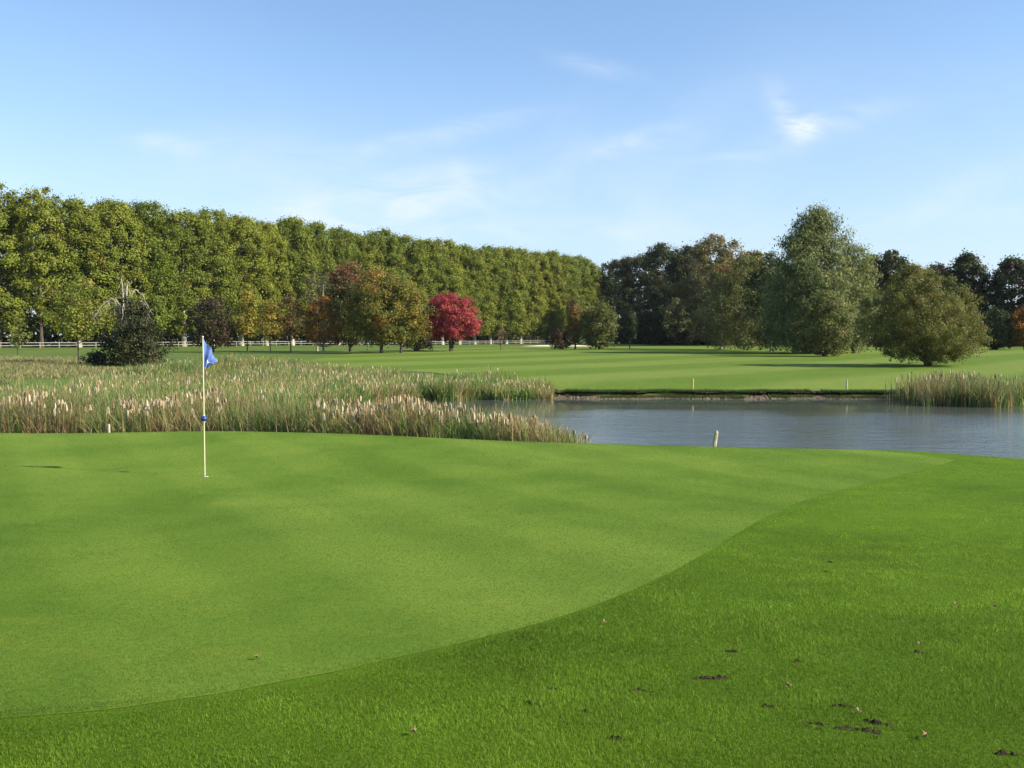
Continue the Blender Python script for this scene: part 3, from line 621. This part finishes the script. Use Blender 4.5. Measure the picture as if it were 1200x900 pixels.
T('willow_tree', 'tallest tree, a grey-green willow with a domed top', 952, 138, 247, 53, base=1.0, prof=[(0, .7), (.2, .95), (.4, 1.), (.62, .80), (.8, .58), (.93, .46), (1, .2)], nc=720, cr=1.1, nl=85, leaf=.26, cols=WILLOW, wts=(2, 1.5, 1.5), r0=.45, seed=25, droop=.9, shell=.15, lump=.16, elong=3, nlimb=40)
T('willow_tree', 'shorter willow leaning out on the right flank of the tallest one', 1000, 140, 285, 30, base=1.0, prof=OVAL, nc=210, cr=1.05, nl=70, leaf=.26, cols=WILLOW, wts=(1, 1, 2), r0=.25, seed=26, droop=.9, shell=.3, elong=3)
T('shrub', 'olive rounded bush at the foot of the tall willow', 966, 124, 345, 33, cat='bush', base=.5, prof=ROUND, nc=200, cr=.7, nl=75, leaf=.2, cols=OLIVE, wts=(2, 2, 1.5, 1), r0=.12, seed=27, stems=3, spread=.4, shell=.3)
T('olive_tree', 'broad olive-brown many-stemmed tree on the right of the fairway', 1088, 91, 314, 72, base=.6, prof=[(0, .55), (.12, .85), (.3, 1.), (.55, .86), (.8, .55), (.93, .3), (1, .08)], nc=560, cr=.62, nl=120, leaf=.125, skew=-.16, cols=[(.120, .135, .028), (.150, .155, .034), (.088, .105, .022), (.16, .14, .04)], wts=(3, 2, 2, 1), r0=.11, seed=28, stems=6, spread=.8, shell=.2, lump=.17, nlimb=60, gap=.06)
T('round_tree', 'small rounded dark green tree far right before the background trees', 1168, 170, 360, 18, base=.5, prof=ROUND, nc=120, cr=.8, nl=65, leaf=.26, cols=DARKG + [(.06, .09, .02)], wts=(1, 1, 1, 2), r0=.13, seed=29)
T('orange_tree', 'orange-leaved tree at the right edge', 1200, 168, 362, 15, base=1.2, prof=ROUND, nc=100, cr=.75, nl=60, leaf=.26, cols=ORNG, wts=(2, 2, 1, 1), r0=.13, seed=30)

# far hedge / wood as one mass ----------------------------------------
def mass(name, label, pts, hts, n, leaf, cols, seed):
    rng = np.random.default_rng(seed); P = np.array(pts, float); seg = np.linalg.norm(np.diff(P, axis=0), axis=1); cum = np.concatenate([[0], np.cumsum(seg)])
    t = rng.random(n) * cum[-1]; X = np.interp(t, cum, P[:, 0]) + rng.uniform(-4, 4, n); Y = np.interp(t, cum, P[:, 1]) + rng.uniform(-4, 4, n)
    hh = np.interp(t, cum, hts) * (.65 + .6 * vnoise(t, t * 0, 7, seed)); Z = H(X, Y) + hh * rng.random(n) ** .8
    Lp = np.stack([X, Y, Z], -1); u = rng.standard_normal((n, 3)); u /= np.linalg.norm(u, axis=1, keepdims=True); v = np.cross(u, rng.standard_normal((n, 3))); v /= np.linalg.norm(v, axis=1, keepdims=True)
    s = leaf * rng.uniform(.6, 1.3, (n, 1)); V = np.stack([Lp - u * s, Lp + v * s * .7, Lp + u * s, Lp - v * s * .7], 1).reshape(-1, 3)
    o = link(name, mesh_np(name, V, np.arange(n * 4).reshape(-1, 4), M_leaf, np.repeat(pick(rng, n, cols, [1] * len(cols)), 4, 0))); tag(o, label, 'hedge', kind='stuff')
q0 = A0 - dirv * 60 + nrmv * 38; q1 = A1 + nrmv * 38 + dirv * 40
mass('far_hedge', 'dark undergrowth seen between the trunks beyond the avenue', [q0, q1], [5.5, 8], 26000, .6, WOOD, 3)
mass('far_thicket', 'dark undergrowth along the foot of the dark wood', [at(735, 345)[:2], at(800, 285)[:2], at(860, 262)[:2], at(1000, 246)[:2], at(1120, 232)[:2], at(1300, 222)[:2]], [8, 9, 8, 8, 7, 7], 60000, .5, WOOD + [(.03, .035, .015)], 4)

# ------------------------------------------------------------------ fence
f0 = A0 - dirv * 14 - nrmv * 5.5; f1 = A1 + dirv * 2 - nrmv * 5.5; LF = np.linalg.norm(f1 - f0); nposts = 60; rz = math.atan2(dirv[1], dirv[0])
fc = empty('fence', (*f0, h1(*f0))); tag(fc, 'long weathered white two-rail fence running along the foot of the avenue', 'fence')
pv, pf = boxv((0, 0, .54), (.13, .13, 1.18), rz); pm = mesh_np('post', pv, pf, M_white)
pts = []
for k in range(nposts):
    p = f0 + (f1 - f0) * k / (nposts - 1); z = h1(*p); pts.append((p[0], p[1], z)); o = link('post', pm, fc); o.location = (p[0] - f0[0], p[1] - f0[1], z - h1(*f0))
rng = np.random.default_rng(12)
for hgt in (.50, 1.0):
    parts = []
    for k in range(nposts - 1):
        a_ = np.array(pts[k]); b_ = np.array(pts[k + 1]); d = b_ - a_; l = np.linalg.norm(d[:2]); c_ = (a_ + b_) / 2 - [*f0, h1(*f0)] + np.array([-nrmv[0] * .1, -nrmv[1] * .1, hgt + rng.uniform(-.03, .03)])
        v, f = boxv(c_, (l + .004, .05, .12), rz); v[:, 2] += (v - c_)[:, :2] @ d[:2] / l * d[2] / l; parts.append((v, f))
    v, f = joinm(parts); link('rail', mesh_np('rail', v, f, M_white), fc)

# ------------------------------------------------------------------ flagstick
fb = hit(240, 558, .02); fz = h1(fb.x, fb.y) + .02
fs = empty('flagstick', (fb.x, fb.y, fz)); tag(fs, 'cream flagstick with a drooping blue flag and a blue ball halfway up', 'flagstick')
K = 2.15
v, f = tube([(0, 0, -.1), (0, 0, .01), (0, 0, K - .03), (0, 0, K)], [.011, .011, .010, .009], 12); link('pole', mesh_np('pole', v, f, M_pole, smooth=True), fs)
v, f = tube([(0, 0, K), (0, 0, K + .012), (0, 0, K + .028), (0, 0, K + .036)], [.006, .016, .014, .002], 12); link('finial', mesh_np('finial', v, f, M_ballw, smooth=True), fs)
NU, NV = 30, 30; V = []; mi = []
for iv in range(NV + 1):
    for iu in range(NU + 1):
        u = iu / NU; w = iv / NV    # w: 0 top .. 1 bottom of the hoist
        zt = K - .02 - .43 * w
        reach = lerp(.20, .115, w ** 1.4) * (1 + .10 * math.sin(w * 7))
        x = .012 + reach * u
        sag = (.235 * u + .06 * u * u) * (1 - w) ** .8 + .05 * u * w * math.sin(u * 6)
        z = zt - sag - .03 * math.sin(u * 9 + w * 3) * u * w
        y = .045 * math.sin(u * 9 + w * 3.5) * min(1, u * 3) + .02 * math.sin(w * 9 + u * 2) * u - .015 * u
        V.append((x * .74 - y * .67, x * .67 + y * .74, z))
Fc = []
for iv in range(NV):
    for iu in range(NU):
        q = iv * (NU + 1) + iu; Fc.append((q, q + 1, q + NU + 2, q + NU + 1))
        u = iu / NU; w = iv / NV; dd = ((u - .42) / .17) ** 2 + ((w - .68) / .08) ** 2
        mi.append(1 if dd < 1 or (abs(u - .62) < .13 and abs(w - .66) < .03) else 0)
fl = link('flag', mesh_np('flag', V, Fc, [M_blue, M_crest], smooth=True, mi=mi), fs); fl['label'] = 'drooping blue flag with a small white emblem'
sm_ = fl.modifiers.new('thick', 'SOLIDIFY'); sm_.thickness = .002
def sphere(c, r, nu=24, nv=14, sq=1):
    V = []; Fc = []
    for i in range(nv + 1):
        p = math.pi * i / nv
        for j in range(nu):
            t = 2 * math.pi * j / nu; V.append((c[0] + r * math.sin(p) * math.cos(t), c[1] + r * math.sin(p) * math.sin(t), c[2] + r * sq * math.cos(p)))
    for i in range(nv):
        for j in range(nu): Fc.append((i * nu + j, i * nu + (j + 1) % nu, (i + 1) * nu + (j + 1) % nu, (i + 1) * nu + j))
    return np.array(V), np.array(Fc)
v, f = sphere((0, 0, .90), .052, 24, 14, .88); bl = link('ball', mesh_np('ball', v, f, M_ball, smooth=True), fs)
v, f = tube([(0, 0, .842), (0, 0, .852), (0, 0, .948), (0, 0, .958)], [.02, .0215, .0215, .02], 14); link('collar', mesh_np('collar', v, f, M_ballw, smooth=True), bl)
# hole cup, rim just proud of the turf
cup = empty('hole_cup', (fb.x, fb.y, fz)); tag(cup, 'round hole cup sunk in the green at the foot of the flagstick', 'hole')
v, f = tube([(0, 0, -.1), (0, 0, .004)], [.053, .053], 24); link('liner', mesh_np('liner', v, f, M_cup, smooth=True), cup)
V = [(0, 0, .003)] + [(.052 * math.cos(t), .052 * math.sin(t), .003) for t in np.linspace(0, 2 * math.pi, 24, endpoint=False)]
me = bpy.data.meshes.new('soil_floor'); me.from_pydata(V, [], [(0, 1 + k, 1 + (k + 1) % 24) for k in range(24)]); me.materials.append(M_soil); link('cup_floor', me, cup)

# ------------------------------------------------------------------ stakes
def stake(name, label, px, D, top, w, m, tilt, base=None, group=None):
    x, y, z = at(px, D); z = z if base is None else base; hgt = zpx(top, D) - z
    n = 10; V = []; 
    for zz, s in ((-.15, 1), (hgt * .93, 1), (hgt, .55)):
        for j in range(8):
            t = 2 * math.pi * j / 8 + .39; V.append((w / 2 * s * math.cos(t) + tilt * zz, w / 2 * s * math.sin(t), zz))
    Fc = [(i * 8 + j, i * 8 + (j + 1) % 8, (i + 1) * 8 + (j + 1) % 8, (i + 1) * 8 + j) for i in range(2) for j in range(8)]
    me = bpy.data.meshes.new(name); me.from_pydata(V, [], Fc + [tuple(range(16, 24))]); me.materials.append(m)
    o = link(name, me); o.location = (x, y, z); tag(o, label, 'stake', group)
stake('wooden_stake', 'pale leaning wooden stake at the water edge behind the green', 836, 22.8, 505, .095, M_stake, .14)
stake('wooden_stake', 'short cream stake in front of the cattails, left of the flagstick', 126, 25.6, 497, .07, M_stake, .0)
stake('yellow_stake', 'yellow stake on the far bank left of the bleached one', 812, 55.6, 443, .10, M_yellow, .02)
stake('yellow_stake', 'bleached straw-coloured stake on the far bank near the right cattails', 993, 55.4, 445, .10, M_stake, -.02)
stake('yellow_stake', 'short yellow stake poking up behind the tip of the marsh', 606, 60.5, 440, .12, M_yellow, .02)

# ------------------------------------------------------------------ divots and fallen leaves
rng = np.random.default_rng(9)
dv = [(835, 798, .085, 'darkest broken strip of soil in the apron turf'), (652, 812, .04, 'faint soil scrape in the apron turf'), (898, 832, .035, 'small soil crumb pile'), (935, 779, .03, 'thin soil crumb line above the dead leaf'), (988, 831, .045, 'soil scrape left of the long dark gouge'), (1030, 852, .075, 'long dark gouge at lower right'),
      (957, 851, .06, 'ragged soil patch left of the long gouge'), (855, 766, .05, 'thin scrape above the darkest soil strip'), (625, 828, .05, 'crumbled scrape at the left of the scrapes'), (748, 813, .03, 'lone dark crumb in the apron turf'), (1075, 767, .04, 'scrape below the two dead leaves'), (972, 661, .03, 'scrape in the upper apron'), (970, 672, .025, 'small lower scrape in the upper apron'),
      (723, 870, .035, 'small scrape near the bottom edge'), (1180, 888, .05, 'scrape in the bottom right corner'), (1010, 860, .09, 'wide rough patch of soil left of the long gouge'), (690, 838, .03, 'tiny crumb below the lone one')]
for px, py, s, lb in dv:
    s = s * .78
    p = hit(px, py); na, nb_ = 40, 16; U, W_ = np.meshgrid(np.linspace(-1, 1, na), np.linspace(-1, 1, nb_)); th_ = rng.uniform(-.5, .1)
    ox = (U * math.cos(th_) * 2.1 - W_ * math.sin(th_) * .55) * s; oy = (U * math.sin(th_) * 2.1 + W_ * math.cos(th_) * .55) * s
    hh = .020 * vnoise(ox + p.x, oy + p.y, .012, 61) + .014 * vnoise(ox + p.x, oy + p.y, .035, 62) + .004 * rng.random(U.shape)
    hh = (hh - .004) * (1 - (U ** 2 + W_ ** 2)).clip(-1, 1) + .0075 * (vnoise(ox + p.x, oy + p.y, .02, 63) - .62) + .004; Z = H(p.x + ox, p.y + oy) - h1(p.x, p.y) + hh - .001
    Z = np.where(U ** 2 + W_ ** 2 > .95, Z - .02, Z)
    i_ = (np.arange(nb_ - 1)[:, None] * na + np.arange(na - 1)[None]).ravel()
    o = link('divot', mesh_np('divot', np.stack([ox, oy, Z], -1).reshape(-1, 3), np.stack([i_, i_ + 1, i_ + na + 1, i_ + na], -1), M_soil)); o.location = (p.x, p.y, h1(p.x, p.y)); tag(o, lb, 'divot', 'soil scrapes in the apron turf')
lv = [(924, 811, 'pale fallen leaf beside a dark scrape'), (1165, 716, 'brown fallen leaf at the right'), (1078, 762, 'tan fallen leaf right of centre'), (709, 735, 'small yellow fallen leaf by the green edge'), (1007, 842, 'red-brown fallen leaf above the long gouge'), (1085, 870, 'white fallen petal-like leaf near the bottom right'), (484, 866, 'orange fallen leaf near the bottom'), (300, 778, 'tiny yellow leaf on the green'), (1120, 713, 'small brown leaf left of the brown one')]
for px, py, lb in lv:
    p = hit(px, py); r_ = .011; V = []; K_ = 10
    for j in range(K_):
        t = 2 * math.pi * j / K_; rr = r_ * (1 + .35 * math.cos(5 * t)); V.append((rr * math.cos(t) * 1.3, rr * math.sin(t), .010 * math.sin(2 * t) + .005))
    V.append((0, 0, .0)); me = bpy.data.meshes.new('fallen_leaf'); me.from_pydata(V, [], [(K_, j, (j + 1) % K_) for j in range(K_)])
    me.materials.append(M_fallen); o = link('fallen_leaf', me); o.location = (p.x, p.y, h1(p.x, p.y) + .030); o.rotation_euler = (.3, .2, rng.uniform(0, 6)); tag(o, lb, 'leaf', 'fallen leaves on the turf')
    s_ = o.modifiers.new('thick', 'SOLIDIFY'); s_.thickness = .001

# ------------------------------------------------------------------ thin autumn haze
me = bpy.data.meshes.new('haze'); a_ = [(x, y, z) for x in (-600, 600) for y in (-60, 560) for z in (-3, 60)]
me.from_pydata(a_, [], [(0, 1, 3, 2), (4, 6, 7, 5), (0, 4, 5, 1), (2, 3, 7, 6), (0, 2, 6, 4), (1, 5, 7, 3)])
m, nt, out = mat('haze'); v_ = N(nt, 'ShaderNodeVolumePrincipled'); v_.inputs['Density'].default_value = HAZE; v_.inputs['Color'].default_value = (.80, .88, 1, 1); v_.inputs['Anisotropy'].default_value = 0
nt.links.new(v_.outputs[0], out.inputs['Volume']); me.materials.append(m); o = link('haze', me); tag(o, 'thin pale air between the camera and the far trees', kind='stuff')
# ------------------------------------------------------------------ sky and sun
SUN_EL = 31.5; sv = Vector((1, -.25, 0)).normalized()
sun_az = math.atan2(sv.x, sv.y)
w = bpy.data.worlds.new('World'); sc.world = w; w.use_nodes = True; nt = w.node_tree
for n in list(nt.nodes): nt.nodes.remove(n)
out = N(nt, 'ShaderNodeOutputWorld'); bg = N(nt, 'ShaderNodeBackground'); sky = N(nt, 'ShaderNodeTexSky', sky_type='NISHITA')
sky.sun_disc = False; sky.sun_elevation = R(SUN_EL); sky.sun_rotation = sun_az; sky.air_density = 1.0; sky.dust_density = .5; sky.ozone_density = 3.5; sky.altitude = 100
tc = N(nt, 'ShaderNodeTexCoord').outputs['Generated']; sp_ = N(nt, 'ShaderNodeSeparateXYZ'); nt.links.new(tc, sp_.inputs[0])
def mth(op, a, b=None, c=None):
    m = N(nt, 'ShaderNodeMath', operation=op)
    for i, v in enumerate((a, b, c)):
        if v is None: continue
        if isinstance(v, (int, float)): m.inputs[i].default_value = v
        else: nt.links.new(v, m.inputs[i])
    return m.outputs[0]
ymax = mth('MAXIMUM', sp_.outputs[1], .05)
u = mth('DIVIDE', sp_.outputs[0], ymax); e = mth('DIVIDE', sp_.outputs[2], ymax)
zz = mth('ADD', mth('MAXIMUM', sp_.outputs[2], 0), .12)
cx = N(nt, 'ShaderNodeCombineXYZ'); nt.links.new(mth('DIVIDE', sp_.outputs[0], zz), cx.inputs[0]); nt.links.new(mth('DIVIDE', sp_.outputs[1], zz), cx.inputs[1])
n1 = noise(nt, cx.outputs[0], .75, 8, .58, .9, (1., .55, 1, .5)); n2 = noise(nt, cx.outputs[0], .35, 3, .5, .5)
cl = mth('MULTIPLY', ramp(nt, n1, [(.46, (0, 0, 0)), (.78, (1, 1, 1))]), ramp(nt, n2, [(.40, (0, 0, 0)), (.62, (1, 1, 1))]))
low = N(nt, 'ShaderNodeMapRange'); nt.links.new(sp_.outputs[2], low.inputs[0]); low.inputs[1].default_value = .33; low.inputs[2].default_value = .08
cl = mth('MULTIPLY', mth('MULTIPLY', cl, low.outputs[0]), .9)
cu = N(nt, 'ShaderNodeCombineXYZ'); nt.links.new(u, cu.inputs[0]); nt.links.new(e, cu.inputs[1])
n3 = noise(nt, cu.outputs[0], 15, 8, .66, 1.1, (.6, 2.1, 1)); n3 = ramp(nt, n3, [(.36, (.05, .05, .05)), (.68, (1, 1, 1))])
def wisp(px, py, ang, la, lb, amp, acc):
    u0, e0 = (px - 600) / F, (HOR - py) / F; ca, sa = math.cos(R(ang)), math.sin(R(ang))
    du = mth('SUBTRACT', u, u0); de = mth('SUBTRACT', e, e0)
    p = mth('DIVIDE', mth('ADD', mth('MULTIPLY', du, ca), mth('MULTIPLY', de, sa)), la / F); q = mth('DIVIDE', mth('SUBTRACT', mth('MULTIPLY', de, ca), mth('MULTIPLY', du, sa)), lb / F)
    g_ = mth('EXPONENT', mth('MULTIPLY', mth('ADD', mth('MULTIPLY', p, p), mth('MULTIPLY', q, q)), -1))
    return mth('MULTIPLY_ADD', mth('MULTIPLY', g_, n3), amp, acc)
acc = cl
for ws in [(940, 152, 12, 20, 11, .55), (915, 135, -62, 32, 14, .34), (970, 148, 14, 70, 15, .30), (748, 168, 12, 60, 13, .34), (200, 172, -10, 45, 12, .26), (520, 160, 12, 110, 12, .22), (545, 213, -40, 18, 12, .30),
           (470, 232, 8, 130, 30, .32), (690, 80, -15, 60, 12, .14), (640, 268, 0, 160, 16, .22), (1150, 215, 20, 90, 18, .22), (860, 187, 5, 60, 8, .18), (1100, 255, 3, 160, 12, .18), (330, 190, 0, 120, 30, .12), (420, 250, 4, 200, 26, .2)]:
    acc = wisp(*ws[:5], min(.95, ws[5] * 1.8), acc)
hz = N(nt, 'ShaderNodeMapRange'); nt.links.new(sp_.outputs[2], hz.inputs[0]); hz.inputs[1].default_value = .26; hz.inputs[2].default_value = .0; hz.inputs[3].default_value = 0; hz.inputs[4].default_value = .62
skyc = mix(nt, hz.outputs[0], sky.outputs[0], (2.6, 3.15, 4.15))
skyc = mix(nt, mth('MINIMUM', acc, .9), skyc, (4.2, 4.6, 5.1))
nt.links.new(skyc, bg.inputs[0]); bg.inputs[1].default_value = .108; nt.links.new(bg.outputs[0], out.inputs[0])
sd = bpy.data.lights.new('sun', 'SUN'); sd.energy = 5.0; sd.angle = R(.53); sd.color = (1, .92, .74)
so = bpy.data.objects.new('sun', sd); COL.objects.link(so)
ld = Vector((-sv.x * math.cos(R(SUN_EL)), -sv.y * math.cos(R(SUN_EL)), -math.sin(R(SUN_EL))))
so.rotation_euler = ld.to_track_quat('-Z', 'Y').to_euler(); so.location = (30, -10, 30)
vs = sc.view_settings; vs.view_transform = 'Standard'; vs.look = 'None'; vs.gamma = 1; vs.exposure = 1.0
sc.cycles.max_bounces = 6; sc.cycles.transparent_max_bounces = 4; sc.cycles.diffuse_bounces = 3; sc.cycles.glossy_bounces = 2; sc.cycles.transmission_bounces = 3
